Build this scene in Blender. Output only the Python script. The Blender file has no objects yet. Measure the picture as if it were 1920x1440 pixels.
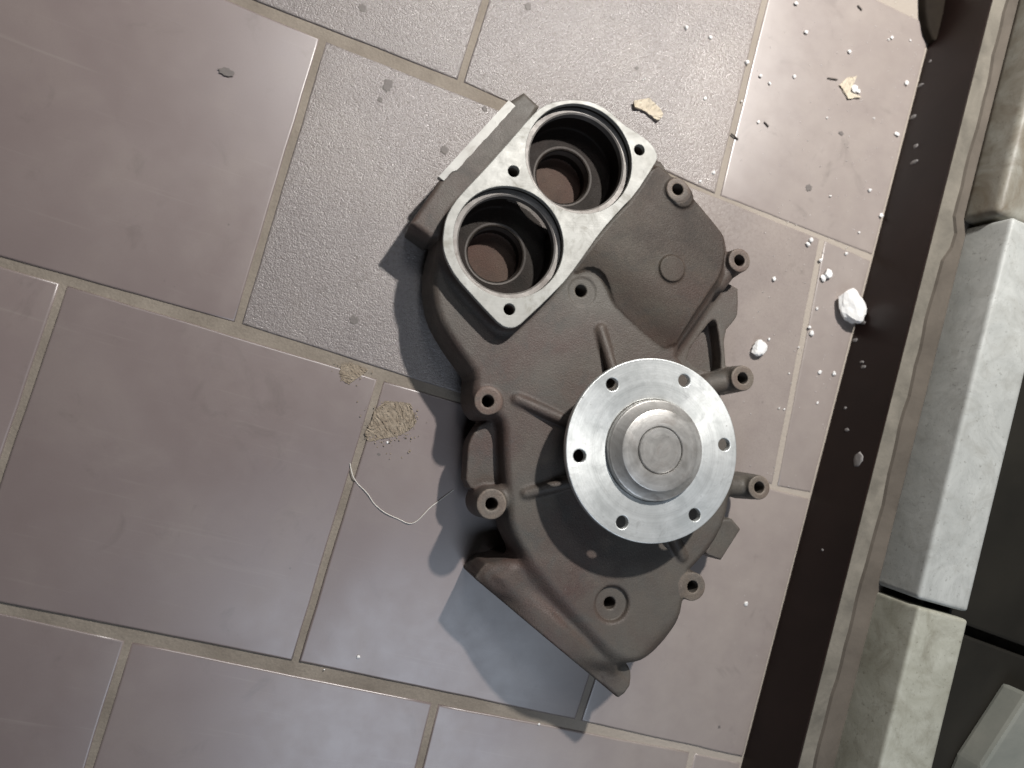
import bpy, bmesh, math, random
import numpy as np
import openvdb
from mathutils import Vector, Matrix

rnd = random.Random(7)
S = bpy.context.scene
COL = S.collection

# ------------------------------------------------------------------ camera
CAM_ROT = (-0.00180063, -0.24741483, 0.29101308)
CAM_LOC = (0.1640383, -0.21757176, 0.50374376)
FPX = 1400.0                                   # focal length in photograph pixels (1920 wide)
cam = bpy.data.cameras.new('camera')
cam.sensor_width = 36.0
cam.lens = 36.0 * FPX / 1920.0
cam.clip_start = 0.01
cam.clip_end = 50.0
cam.dof.use_dof = True
cam.dof.focus_distance = 0.49
cam.dof.aperture_fstop = 4.0
camo = bpy.data.objects.new('camera', cam)
camo.location = CAM_LOC
camo.rotation_euler = CAM_ROT
COL.objects.link(camo)
S.camera = camo

# ------------------------------------------------------------------ light
world = bpy.data.worlds.new('World')
S.world = world
world.use_nodes = True
bg = world.node_tree.nodes['Background']
bg.inputs[0].default_value = (1.0, 0.95, 0.92, 1)
bg.inputs[1].default_value = 0.004

def add_light(name, kind, loc, energy, color, size, target=None):
    l = bpy.data.lights.new(name, kind)
    l.energy = energy
    l.color = color
    if kind == 'POINT':
        l.shadow_soft_size = size
    else:
        l.shape = 'DISK'
        l.size = size
    o = bpy.data.objects.new(name, l)
    o.location = loc
    if target is not None:
        o.rotation_euler = (Vector(target) - Vector(loc)).to_track_quat('-Z', 'Y').to_euler()
    COL.objects.link(o)
    return o

add_light('ceiling_lamp', 'POINT', (0.402, 0.416, 0.72), 43.0, (1.0, 0.965, 0.92), 0.017)
add_light('soft_lamp', 'AREA', (0.03, 0.73, 1.5), 3.0, (0.95, 0.97, 1.0), 0.40, (0.15, 0.0, 0))
add_light('window_light', 'AREA', (0.455, -0.78, 0.9), 2.9, (0.74, 0.85, 1.0), 0.57, (0.25, -0.25, 0))

S.view_settings.view_transform = 'Standard'
S.view_settings.look = 'None'
S.view_settings.gamma = 1
S.view_settings.exposure = 0
S.render.engine = 'CYCLES'
S.cycles.use_denoising = True
S.cycles.max_bounces = 6

# ------------------------------------------------------------------ picture ray -> place
RM = np.array(Matrix(camo.rotation_euler.to_matrix()))
CL = np.array(CAM_LOC)

def ray(px, py):
    return RM @ np.array([(px - 960) / FPX, -(py - 720) / FPX, -1.0])

def at(px, py, z=0.0):
    """point in the room at height z (metres) seen at this pixel"""
    d = ray(px, py)
    return CL + d * ((z - CL[2]) / d[2])

def on_wall(px, py, x0):
    d = ray(px, py)
    return CL + d * ((x0 - CL[0]) / d[0])

# ------------------------------------------------------------------ helpers
def tag(o, label=None, cat=None, group=None, kind=None):
    if label: o['label'] = label
    if cat: o['category'] = cat
    if group: o['group'] = group
    if kind: o['kind'] = kind
    return o

def empty(name, loc=(0, 0, 0)):
    o = bpy.data.objects.new(name, None)
    o.empty_display_size = 0.02
    o.location = loc
    COL.objects.link(o)
    return o

def link(name, me, mat=None, parent=None, smooth=True):
    if mat is not None:
        me.materials.clear()
        me.materials.append(mat)
    if smooth:
        me.polygons.foreach_set('use_smooth', [True] * len(me.polygons))
    o = bpy.data.objects.new(name, me)
    COL.objects.link(o)
    if parent is not None:
        o.parent = parent
    return o

def from_bm(name, bm, mat, parent=None, smooth=True):
    bmesh.ops.recalc_face_normals(bm, faces=bm.faces)
    me = bpy.data.meshes.new(name)
    bm.to_mesh(me)
    bm.free()
    return link(name, me, mat, parent, smooth)

# ------------------------------------------------------------------ materials
def new_mat(name):
    m = bpy.data.materials.new(name)
    m.use_nodes = True
    nt = m.node_tree
    b = nt.nodes['Principled BSDF']
    return m, nt, b

def N(nt, typ, **kw):
    n = nt.nodes.new(typ)
    for k, v in kw.items():
        setattr(n, k, v)
    return n

def coords(nt, obj=True):
    tc = N(nt, 'ShaderNodeTexCoord')
    return tc.outputs['Object']

def noise(nt, co, scale, detail=4, rough=0.55, dist=0.0):
    n = N(nt, 'ShaderNodeTexNoise')
    n.inputs['Scale'].default_value = scale
    n.inputs['Detail'].default_value = detail
    n.inputs['Roughness'].default_value = rough
    n.inputs['Distortion'].default_value = dist
    nt.links.new(co, n.inputs['Vector'])
    return n.outputs['Fac']

def ramp(nt, fac, stops):
    r = N(nt, 'ShaderNodeValToRGB')
    e = r.color_ramp.elements
    while len(e) > 1:
        e.remove(e[-1])
    e[0].position = stops[0][0]
    e[0].color = (*stops[0][1], 1)
    for p, c in stops[1:]:
        q = e.new(p)
        q.color = (*c, 1)
    nt.links.new(fac, r.inputs['Fac'])
    return r.outputs['Color']

def mix(nt, fac, a, b, blend='MIX'):
    m = N(nt, 'ShaderNodeMix', data_type='RGBA', blend_type=blend)
    for sock, v in ((m.inputs[0], fac), (m.inputs[6], a), (m.inputs[7], b)):
        if hasattr(v, 'is_linked'):
            nt.links.new(v, sock)
        elif isinstance(v, (int, float)):
            sock.default_value = v
        else:
            sock.default_value = (*v, 1)
    return m.outputs[2]

def mapr(nt, v, a, b, c, d):
    m = N(nt, 'ShaderNodeMapRange')
    nt.links.new(v, m.inputs[0])
    for i, x in enumerate((a, b, c, d)):
        m.inputs[i + 1].default_value = x
    return m.outputs[0]

def bump(nt, h, strength, dist, b, prev=None):
    n = N(nt, 'ShaderNodeBump')
    n.inputs['Strength'].default_value = strength
    n.inputs['Distance'].default_value = dist
    nt.links.new(h, n.inputs['Height'])
    if prev is not None:
        nt.links.new(prev, n.inputs['Normal'])
    if b is not None:
        nt.links.new(n.outputs['Normal'], b.inputs['Normal'])
    return n.outputs['Normal']

def g(v):
    """sRGB byte triple -> linear"""
    return tuple((c / 255 / 12.92) if c / 255 <= 0.04045 else ((c / 255 + 0.055) / 1.055) ** 2.4 for c in v)

def mat_tile(name, rough_tex, c1, c2, dust, amt=1.0):
    m, nt, b = new_mat(name)
    co = coords(nt)
    big = noise(nt, co, 9, 3)
    col = ramp(nt, big, [(0.3, c1), (0.7, c2)])
    # beige dust film, thicker towards the skirting
    geo = N(nt, 'ShaderNodeNewGeometry')
    sx = N(nt, 'ShaderNodeSeparateXYZ')
    nt.links.new(geo.outputs['Position'], sx.inputs[0])
    wn = noise(nt, geo.outputs['Position'], 11, 5, 0.6, 0.5)
    sh = N(nt, 'ShaderNodeMath', operation='MULTIPLY_ADD')
    nt.links.new(wn, sh.inputs[0])
    sh.inputs[1].default_value = 0.16
    nt.links.new(sx.outputs[0], sh.inputs[2])
    film = mapr(nt, sh.outputs[0], 0.40, 0.54, 0.0, 0.86)
    dn = noise(nt, co, 22, 6, 0.65, 0.6)
    col = mix(nt, mapr(nt, dn, 0.48, 0.72, 0, dust), col, (0.36, 0.31, 0.25))
    fine = noise(nt, co, 900, 2)
    col = mix(nt, mapr(nt, fine, 0.3, 0.7, 0.0, 0.16), col, (0.16, 0.14, 0.13))
    filmc = ramp(nt, noise(nt, geo.outputs['Position'], 35, 6, 0.65), [(0.3, (0.305, 0.258, 0.238)), (0.7, (0.365, 0.315, 0.285))])
    col = mix(nt, film, col, filmc)
    oi = N(nt, 'ShaderNodeObjectInfo')
    tv = mapr(nt, oi.outputs['Random'], 0, 1, 0.92, 1.07)
    tc = N(nt, 'ShaderNodeCombineColor')
    for q in range(3): nt.links.new(tv, tc.inputs[q])
    col = mix(nt, 1.0, col, tc.outputs[0], 'MULTIPLY')
    # scuffs
    for rot, sc_ in ((0.5, 1.0), (2.1, 0.7)):
        mp = N(nt, 'ShaderNodeMapping')
        mp.inputs['Rotation'].default_value = (0, 0, rot)
        mp.inputs['Scale'].default_value = (9 * sc_, 260 * sc_, 9)
        nt.links.new(geo.outputs['Position'], mp.inputs['Vector'])
        sf = noise(nt, mp.outputs[0], 1.0, 3, 0.6, 0.3)
        col = mix(nt, mapr(nt, sf, 0.64, 0.76, 0, 0.22), col, (0.34, 0.30, 0.27))
    # faint dirty patches
    dp_ = noise(nt, geo.outputs['Position'], 26, 5, 0.65, 1.2)
    col = mix(nt, mapr(nt, dp_, 0.60, 0.74, 0, 0.35), col, (0.115, 0.095, 0.085))
    # small dark specks
    sp = N(nt, 'ShaderNodeTexVoronoi')
    sp.inputs['Scale'].default_value = 55
    nt.links.new(co, sp.inputs['Vector'])
    sn = noise(nt, co, 31, 2)
    spk = mapr(nt, sp.outputs['Distance'], 0.0, 0.055, 1, 0)
    spk2 = N(nt, 'ShaderNodeMath', operation='MULTIPLY')
    nt.links.new(spk, spk2.inputs[0])
    nt.links.new(mapr(nt, sn, 0.55, 0.65, 0, 0.6), spk2.inputs[1])
    col = mix(nt, spk2.outputs[0], col, (0.06, 0.052, 0.048))
    nt.links.new(col, b.inputs['Base Color'])
    if rough_tex:
        gr = noise(nt, co, 900, 3, 0.65)
        gr2 = noise(nt, co, 360, 4, 0.7)
        amp = mapr(nt, film, 0.0, 0.8, 1.0, 0.3)
        h1 = N(nt, 'ShaderNodeMath', operation='MULTIPLY'); nt.links.new(gr2, h1.inputs[0]); nt.links.new(amp, h1.inputs[1])
        h2 = N(nt, 'ShaderNodeMath', operation='MULTIPLY'); nt.links.new(gr, h2.inputs[0]); nt.links.new(amp, h2.inputs[1])
        n1 = bump(nt, h1.outputs[0], 0.42 * amt, 0.0013, None)
        bump(nt, h2.outputs[0], 0.6 * amt, 0.0008, b, n1)
        nt.links.new(mapr(nt, gr2, 0.3, 0.7, 0.20, 0.38), b.inputs['Roughness'])
        b.inputs['Specular IOR Level'].default_value = 0.8
    else:
        sm = noise(nt, co, 60, 5, 0.6)
        wav = noise(nt, co, 7, 2)
        n1 = bump(nt, wav, 0.25, 0.004, None)
        bump(nt, sm, 0.10, 0.0006, b, n1)
        nt.links.new(mapr(nt, dn, 0.3, 0.75, 0.36, 0.50), b.inputs['Roughness'])
        b.inputs['Specular IOR Level'].default_value = 0.6
        b.inputs['Coat Weight'].default_value = 1.0
        b.inputs['Coat IOR'].default_value = 1.65
        nt.links.new(mapr(nt, sm, 0.3, 0.7, 0.30, 0.40), b.inputs['Coat Roughness'])
    return m

TILE_S = mat_tile('smooth_tile', False, (0.208, 0.162, 0.155), (0.238, 0.191, 0.181), 0.10)
TILE_D = TILE_S
TILE_R = mat_tile('rough_tile', True, (0.205, 0.178, 0.172), (0.24, 0.21, 0.20), 0.10)
TILE_RD = mat_tile('lightly_textured_tile', True, (0.21, 0.18, 0.172), (0.245, 0.21, 0.198), 0.15, 0.45)

def mat_grout():
    m, nt, b = new_mat('grout')
    co = coords(nt)
    col = ramp(nt, noise(nt, co, 30, 5), [(0.3, (0.20, 0.168, 0.135)), (0.7, (0.305, 0.262, 0.215))])
    col = mix(nt, mapr(nt, noise(nt, co, 700, 2), 0.3, 0.7, 0, 0.3), col, (0.12, 0.10, 0.08))
    sx = N(nt, 'ShaderNodeSeparateXYZ')
    nt.links.new(co, sx.inputs[0])
    col = mix(nt, mapr(nt, sx.outputs[0], 0.33, 0.46, 0.0, 0.85), col, (0.40, 0.35, 0.30))
    nt.links.new(col, b.inputs['Base Color'])
    b.inputs['Roughness'].default_value = 0.8
    bump(nt, noise(nt, co, 350, 4), 0.6, 0.0008, b)
    return m
GROUT = mat_grout()

def mat_cast(name='primed_cast_iron', gain=1.0, spec=0.36, tint=None):
    m, nt, b = new_mat(name)
    co = coords(nt)
    n1 = noise(nt, co, 14, 5, 0.6, 0.4)
    col = ramp(nt, n1, [(0.30, (0.078, 0.051, 0.044)), (0.48, (0.080, 0.062, 0.053)), (0.66, (0.094, 0.084, 0.071))])
    n2 = noise(nt, co, 55, 6, 0.7, 0.5)
    col = mix(nt, mapr(nt, n2, 0.50, 0.70, 0, 0.6), col, (0.062, 0.064, 0.061))
    n3 = noise(nt, co, 35, 6, 0.7, 1.0)
    col = mix(nt, mapr(nt, n3, 0.58, 0.72, 0, 0.40), col, (0.125, 0.098, 0.072))
    oil = noise(nt, co, 9, 5, 0.6, 1.0)
    col = mix(nt, mapr(nt, oil, 0.54, 0.66, 0, 0.45), col, (0.038, 0.031, 0.028))
    n4 = noise(nt, co, 420, 2, 0.5)
    col = mix(nt, mapr(nt, n4, 0.70, 0.80, 0, 0.4), col, (0.20, 0.185, 0.17))
    gr = noise(nt, co, 1300, 3, 0.7)
    gm = mapr(nt, gr, 0.25, 0.75, 0.62, 1.38)
    gc = N(nt, 'ShaderNodeCombineColor')
    for q in range(3): nt.links.new(gm, gc.inputs[q])
    col = mix(nt, 1.0, col, gc.outputs[0], 'MULTIPLY')
    col = mix(nt, mapr(nt, n4, 0.34, 0.22, 0, 0.6), col, (0.05, 0.04, 0.036))
    if gain == 1.0 and tint is None:
        # dust settled on the faces that look up
        gn = N(nt, 'ShaderNodeNewGeometry')
        sn_ = N(nt, 'ShaderNodeSeparateXYZ')
        nt.links.new(gn.outputs['True Normal'], sn_.inputs[0])
        du = N(nt, 'ShaderNodeMath', operation='MULTIPLY')
        nt.links.new(mapr(nt, sn_.outputs[2], 0.93, 0.99, 0.0, 1.0), du.inputs[0])
        nt.links.new(mapr(nt, noise(nt, co, 18, 6, 0.68, 0.8), 0.38, 0.66, 0.0, 0.65), du.inputs[1])
        col = mix(nt, du.outputs[0], col, (0.102, 0.092, 0.079))
    wa = N(nt, 'ShaderNodeAttribute', attribute_name='wear')
    wm = N(nt, 'ShaderNodeMath', operation='MULTIPLY')
    nt.links.new(wa.outputs['Fac'], wm.inputs[0])
    nt.links.new(mapr(nt, noise(nt, co, 130, 5, 0.7, 0.5), 0.42, 0.62, 0.0, 0.75), wm.inputs[1])
    col = mix(nt, wm.outputs[0], col, (0.17, 0.15, 0.13))
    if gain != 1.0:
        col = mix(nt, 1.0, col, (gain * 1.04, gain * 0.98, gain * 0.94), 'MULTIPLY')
    if tint is not None:
        col = mix(nt, 1.0, col, tint, 'MULTIPLY')
    nt.links.new(col, b.inputs['Base Color'])
    nt.links.new(mapr(nt, n2, 0.3, 0.7, 0.46, 0.62), b.inputs['Roughness'])
    b.inputs['Specular IOR Level'].default_value = spec
    a = bump(nt, noise(nt, co, 160, 4, 0.6), 0.16, 0.0009, None)
    bump(nt, noise(nt, co, 900, 3, 0.65), 0.55, 0.0005, b, a)
    return m
CAST = mat_cast()
BOSSF = mat_cast('worn_boss_face', 1.55)
BROWN = mat_cast('brown_primer', 0.72, 0.2)
INNER = mat_cast('shaded_inside', 0.22, 0.1)  # casting colour darkened to paint in the shade inside the bores
WELL = mat_cast('rusty_well_floor', 0.85, 0.1, (1.05, 0.88, 0.83))

def mat_machined(name, c1, c2, metallic, rough, stain, stainamt=0.5, aniso=0.0, circ=None):
    m, nt, b = new_mat(name)
    co = coords(nt)
    n1 = noise(nt, co, 40, 6, 0.65, 0.8)
    col = ramp(nt, n1, [(0.3, c1), (0.7, c2)])
    n2 = noise(nt, co, 95, 5, 0.7, 0.6)
    col = mix(nt, mapr(nt, n2, 0.55, 0.75, 0, stainamt), col, stain)
    n3 = noise(nt, co, 260, 3, 0.6)
    col = mix(nt, mapr(nt, n3, 0.68, 0.78, 0, 0.7), col, (0.10, 0.09, 0.08))
    nt.links.new(col, b.inputs['Base Color'])
    b.inputs['Metallic'].default_value = metallic
    nt.links.new(mapr(nt, n2, 0.3, 0.7, rough - 0.07, rough + 0.10), b.inputs['Roughness'])
    # fine turning scratches
    sc = N(nt, 'ShaderNodeMapping')
    sc.inputs['Scale'].default_value = (40, 900, 40)
    sc.inputs['Rotation'].default_value = (0, 0, 0.6)
    nt.links.new(co, sc.inputs['Vector'])
    a = bump(nt, noise(nt, sc.outputs[0], 1.5, 3), 0.12, 0.0003, None)
    bump(nt, n3, 0.15, 0.0003, b, a)
    if circ is not None:
        sb = N(nt, 'ShaderNodeVectorMath', operation='SUBTRACT')
        nt.links.new(co, sb.inputs[0])
        sb.inputs[1].default_value = (circ[0] * .001, circ[1] * .001, 0)
        fl = N(nt, 'ShaderNodeVectorMath', operation='MULTIPLY')
        nt.links.new(sb.outputs[0], fl.inputs[0])
        fl.inputs[1].default_value = (1, 1, 0)
        ln = N(nt, 'ShaderNodeVectorMath', operation='LENGTH')
        nt.links.new(fl.outputs[0], ln.inputs[0])
        cx = N(nt, 'ShaderNodeCombineXYZ')
        nt.links.new(ln.outputs['Value'], cx.inputs[0])
        rg = noise(nt, cx.outputs[0], 1400, 3, 0.7)
        rg2 = noise(nt, cx.outputs[0], 260, 3, 0.6)
        gm = mapr(nt, rg2, 0.3, 0.7, 0.84, 1.06)
        gm2 = mapr(nt, rg, 0.3, 0.7, 0.90, 1.05)
        mm = N(nt, 'ShaderNodeMath', operation='MULTIPLY')
        nt.links.new(gm, mm.inputs[0]); nt.links.new(gm2, mm.inputs[1])
        gc = N(nt, 'ShaderNodeCombineColor')
        for q in range(3): nt.links.new(mm.outputs[0], gc.inputs[q])
        col = mix(nt, 1.0, col, gc.outputs[0], 'MULTIPLY')
        nt.links.new(col, b.inputs['Base Color'])
        n_ = bump(nt, rg, 0.18, 0.0003, None)
        bump(nt, n3, 0.15, 0.0003, b, n_)
    if aniso:
        tg = N(nt, 'ShaderNodeTangent', direction_type='RADIAL', axis='Z')
        nt.links.new(tg.outputs[0], b.inputs['Tangent'])
        b.inputs['Anisotropic'].default_value = aniso
    return m
FACEM = mat_machined('machined_cast_face', (0.27, 0.265, 0.245), (0.38, 0.38, 0.36), 0.25, 0.55, (0.21, 0.195, 0.16), 0.8)
STRIPM = mat_machined('scraped_edge', (0.34, 0.33, 0.31), (0.48, 0.475, 0.45), 0.3, 0.5, (0.28, 0.26, 0.23), 0.7)
SEATM = mat_machined('seat_metal', (0.05, 0.043, 0.038), (0.10, 0.086, 0.078), 0.2, 0.6, (0.06, 0.04, 0.033), 0.6)
RINGM = mat_machined('bore_ring_metal', (0.14, 0.128, 0.118), (0.23, 0.213, 0.20), 0.3, 0.52, (0.12, 0.09, 0.075), 0.6)

def mat_stone(name, c1, c2, grime, scale=24, amt=0.6):
    m, nt, b = new_mat(name)
    co = coords(nt)
    col = ramp(nt, noise(nt, co, scale, 6, 0.62, 1.5), [(0.3, c1), (0.7, c2)])
    v = noise(nt, co, 16, 5, 0.6, 3.0)
    vein = N(nt, 'ShaderNodeMath', operation='ABSOLUTE')
    sb = N(nt, 'ShaderNodeMath', operation='SUBTRACT')
    nt.links.new(v, sb.inputs[0]); sb.inputs[1].default_value = 0.5
    nt.links.new(sb.outputs[0], vein.inputs[0])
    col = mix(nt, mapr(nt, vein.outputs[0], 0.0, 0.03, 0.13, 0.0), col, tuple(c * 0.5 for c in c1))
    col = mix(nt, mapr(nt, noise(nt, co, 45, 6, 0.7, 0.8), 0.48, 0.72, 0, amt), col, grime)
    col = mix(nt, mapr(nt, noise(nt, co, 420, 3), 0.62, 0.75, 0, 0.5), col, tuple(c * 0.6 for c in grime))
    nt.links.new(col, b.inputs['Base Color'])
    nt.links.new(mapr(nt, v, 0.3, 0.7, 0.45, 0.65), b.inputs['Roughness'])
    bump(nt, noise(nt, co, 180, 5, 0.65), 0.25, 0.0006, b)
    return m

def mat_plain(name, c1, c2, rough, scale=120, bumpd=0.0006, spec=0.5, strength=0.5):
    m, nt, b = new_mat(name)
    co = coords(nt)
    nt.links.new(ramp(nt, noise(nt, co, scale, 5, 0.6, 0.4), [(0.3, c1), (0.7, c2)]), b.inputs['Base Color'])
    b.inputs['Roughness'].default_value = rough
    b.inputs['Specular IOR Level'].default_value = spec
    bump(nt, noise(nt, co, scale * 3, 4), strength, bumpd, b)
    return m
PLASTER = mat_plain('white_plaster', (0.78, 0.77, 0.75), (0.88, 0.87, 0.86), 0.85)
MORTAR = mat_plain('crumbly_mortar', (0.215, 0.172, 0.130), (0.36, 0.302, 0.235), 0.9, 240, 0.0014, 0.2, 0.8)
FLAKE = mat_plain('beige_flake', (0.50, 0.43, 0.33), (0.62, 0.55, 0.44), 0.8)
DIRT = mat_plain('dark_dirt', (0.05, 0.042, 0.038), (0.10, 0.085, 0.075), 0.8)
DRIP = mat_plain('dried_drip', (0.13, 0.115, 0.108), (0.17, 0.15, 0.14), 0.6, 300, 0.0002)
THREAD = mat_plain('thread', (0.55, 0.52, 0.48), (0.70, 0.67, 0.62), 0.7)
SKIRT = mat_plain('dark_skirting', (0.015, 0.009, 0.008), (0.024, 0.014, 0.012), 0.34, 14, 0.0004, 0.13, 0.15)
LEDGE = mat_plain('ledge_mortar', (0.115, 0.104, 0.085), (0.205, 0.185, 0.152), 0.85, 45, 0.0014)
LEDGESTRIP = mat_plain('ledge_strip_brown', (0.07, 0.058, 0.046), (0.125, 0.105, 0.085), 0.85, 25, 0.0010)  # browner tone for the raised strip along the foot of the slabs
MORTD = mat_plain('brown_end', (0.012, 0.009, 0.007), (0.022, 0.017, 0.012), 0.8, 40, 0.0004, 0.1)
SPOT = mat_plain('plaster_splash', (0.20, 0.19, 0.185), (0.28, 0.265, 0.26), 0.9)
STONE = mat_stone('pale_stone', (0.345, 0.355, 0.34), (0.475, 0.485, 0.465), (0.22, 0.21, 0.18), 24, 0.4)
STONE_B = mat_stone('cream_stone', (0.29, 0.285, 0.23), (0.43, 0.43, 0.37), (0.17, 0.155, 0.115), 24, 0.6)
STONE_C = mat_stone('mottled_stone', (0.15, 0.125, 0.09), (0.31, 0.31, 0.275), (0.12, 0.095, 0.065), 17, 0.7)
BOARD = mat_plain('dark_board', (0.011, 0.010, 0.008), (0.020, 0.018, 0.014), 0.6, 12, 0.0004, 0.3, 0.2)
CLOTH = mat_plain('grey_slab', (0.16, 0.17, 0.15), (0.24, 0.24, 0.21), 0.8, 20)

# ------------------------------------------------------------------ floor
def w2(pts):
    return np.array([at(x, y)[:2] for x, y in pts])
R0 = w2([(455, 2), (605, 68), (862, 157), (950, 195), (1280, 348), (1345, 370), (1560, 450)])
R1 = w2([(0, 490), (120, 527), (446, 612), (640, 683), (715, 707), (1452, 915), (1530, 935)])
R2 = w2([(0, 1136), (238, 1196), (556, 1246), (813, 1313), (1082, 1356), (1293, 1405), (1415, 1428)])
fit = lambda R: np.polyfit(R[:, 0], R[:, 1], 1)
def rowy(R):
    k, c = fit(R)
    def f(x):
        if x < R[0, 0]: return R[0, 1] + k * (x - R[0, 0])
        if x > R[-1, 0]: return R[-1, 1] + k * (x - R[-1, 0])
        return float(np.interp(x, R[:, 0], R[:, 1]))
    return f
Y = {0: rowy(R0), 1: rowy(R1), 2: rowy(R2)}
Y[-1] = lambda x: Y[0](x) + 0.2
Y[-2] = lambda x: Y[0](x) + 0.4
Y[3] = lambda x: Y[2](x) - 0.2
Y[4] = lambda x: Y[2](x) - 0.4

def joint(p, q):
    a, b = at(*p)[:2], at(*q)[:2]
    k = (b[0] - a[0]) / (b[1] - a[1])
    return lambda y: a[0] + k * (y - a[1])
def off(j, d):
    return lambda y: j(y) + d
jF, jF1 = joint((862, 157), (910, 2)), joint((1345, 368), (1420, 60))
jB, jB2 = joint((608, 66), (446, 606)), joint((1543, 447), (1452, 915))
jB1 = lambda y: (jB(y) + jB2(y)) / 2
jA, jC = joint((120, 530), (2, 880)), joint((716, 705), (554, 1240))
jC1 = joint((1245, 865), (1084, 1352))
jD, jE = joint((242, 1198), (166, 1440)), joint((818, 1313), (786, 1440))
jE1 = off(jE, 0.2)
rows = {
    -2: [off(jB, d) for d in (-.4, -.2, 0, .2)] + [off(jB, .4)],
    -1: [off(jF, -.4), off(jF, -.2), jF, jF1, off(jF1, .2)],
    0: [off(jB, -.4), off(jB, -.2), jB, jB1, jB2, off(jB2, .2)],
    1: [off(jA, -.4), off(jA, -.2), jA, jC, jC1, off(jC1, .2)],
    2: [off(jD, -.2), jD, jE, jE1, off(jE1, .2)],
    3: [off(jC, d) for d in (-.4, -.2, 0, .2, .4)],
}
tile_mat = {(-1, 1): TILE_R, (-1, 2): TILE_R, (-1, 3): TILE_D, (0, 2): TILE_R, (0, 3): TILE_RD, (0, 4): TILE_D,
            (1, 4): TILE_D, (-2, 3): TILE_D, (-2, 2): TILE_R, (2, 3): TILE_D}
WALLX = 0.5405
def cross(j, yf):
    x = 0.3
    for _ in range(12):
        x = j(yf(x))
    return np.array([x, yf(x)])

bm = bmesh.new()
bmesh.ops.create_grid(bm, x_segments=2, y_segments=2, size=1.0)
floor = from_bm('floor', bm, GROUT, smooth=False)
floor.location = (0.0, -0.2, -0.0008)
tag(floor, 'tiled floor of mauve grey square tiles with sandy grout', kind='structure')
GH = 0.0022
for r, js in rows.items():
    for c in range(len(js) - 1):
        a, b2 = js[c], js[c + 1]
        q = [cross(a, Y[r]), cross(b2, Y[r]), cross(b2, Y[r + 1]), cross(a, Y[r + 1])]
        ctr = sum(q) / 4
        q = [p + np.array([GH if p[0] < ctr[0] else -GH, GH if p[1] < ctr[1] else -GH]) for p in q]
        if min(p[0] for p in q) > WALLX - 0.004:
            continue
        q = [np.array([min(p[0], WALLX - 0.0015), p[1]]) for p in q]
        # cut at the skirting: keep the row lines where they are
        ctr = sum(q) / 4
        bm = bmesh.new()
        top = []
        nseg = 10
        wob = lambda: rnd.uniform(-0.00022, 0.00022)
        for i in range(4):
            p, s = q[i], q[(i + 1) % 4]
            for k in range(nseg):
                t = k / nseg
                pt = p * (1 - t) + s * t
                if k: pt = pt + np.array([wob(), wob()])
                top.append(bm.verts.new((pt[0] - ctr[0], pt[1] - ctr[1], 0)))
        f = bm.faces.new(top)
        ex = bmesh.ops.extrude_face_region(bm, geom=[f])
        for v in ex['geom']:
            if isinstance(v, bmesh.types.BMVert): v.co.z = -0.008
        bm.normal_update()
        edges = [e for e in bm.edges if all(abs(v.co.z) < 1e-6 for v in e.verts)]
        bmesh.ops.bevel(bm, geom=edges, offset=0.0015, segments=4, profile=0.6, affect='EDGES')
        t = from_bm('tile', bm, tile_mat.get((r, c), TILE_S), floor)
        t.matrix_parent_inverse = Matrix.Translation((0, 0.2, 0.0008))
        t.location = (ctr[0], ctr[1], rnd.uniform(-0.00015, 0.00025))
        t.rotation_euler = (rnd.uniform(-.0025, .0025), rnd.uniform(-.0025, .0025), 0)
        if (r, c) == (0, 1):
            t.rotation_euler = (-0.001, 0.003, 0)
            t.location.z += 0.0003
        if r == 1: t.location.z += 0.0004

# ------------------------------------------------------------------ dark skirting, ledge and stones on the right
def prism(name, poly, z0, z1, mat, parent=None, bevel=0.0, seg=2, smooth=False):
    bm = bmesh.new()
    c = np.mean(np.array(poly), axis=0)
    vs = [bm.verts.new((p[0] - c[0], p[1] - c[1], 0)) for p in poly]
    f = bm.faces.new(vs)
    ex = bmesh.ops.extrude_face_region(bm, geom=[f])
    for v in ex['geom']:
        if isinstance(v, bmesh.types.BMVert): v.co.z = z1 - z0
    if bevel:
        bmesh.ops.bevel(bm, geom=list(bm.edges), offset=bevel, segments=seg, profile=0.6, affect='EDGES')
    o = from_bm(name, bm, mat, parent, smooth)
    o.location = (c[0], c[1], z0)
    return o

YT, YB = 0.75, -0.95
sk = prism('skirting', [(WALLX, YB), (WALLX + 0.004, YB), (WALLX + 0.004, YT), (WALLX, YT)], -0.008, 0.0562, SKIRT, bevel=0.0003)
tag(sk, 'long dark brown skirting board standing along the right edge of the tiles', 'skirting')
ep = [at(x, y, 0.0)[:2] for x, y in ((1721, -25), (1722, 30), (1727, 62), (1737, 84), (1747, 84), (1765, -25))]
en_ = prism('end_piece', ep, 0.0, 0.008, MORTD, sk, bevel=0.002, smooth=True)
en_.matrix_parent_inverse = Matrix.Translation(sk.location).inverted()
spots = [(1716, 165, 3.0, 1.6), (1712, 219, 3.2, 2.0), (1717, 274, 2.2, 2.2), (1714, 304, 3.6, 1.9), (1744, 115, 1.3, 1.3),
         (1619, 605, 2.6, 1.5), (1603, 638, 2.6, 1.7), (1616, 679, 2.2, 1.2), (1619, 688, 2.5, 1.5), (1585, 765, 1.4, 1.4),
         (1588, 806, 2.2, 1.5), (1609, 862, 4.2, 6.5), (1542, 1031, 1.2, 1.0)]
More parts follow.
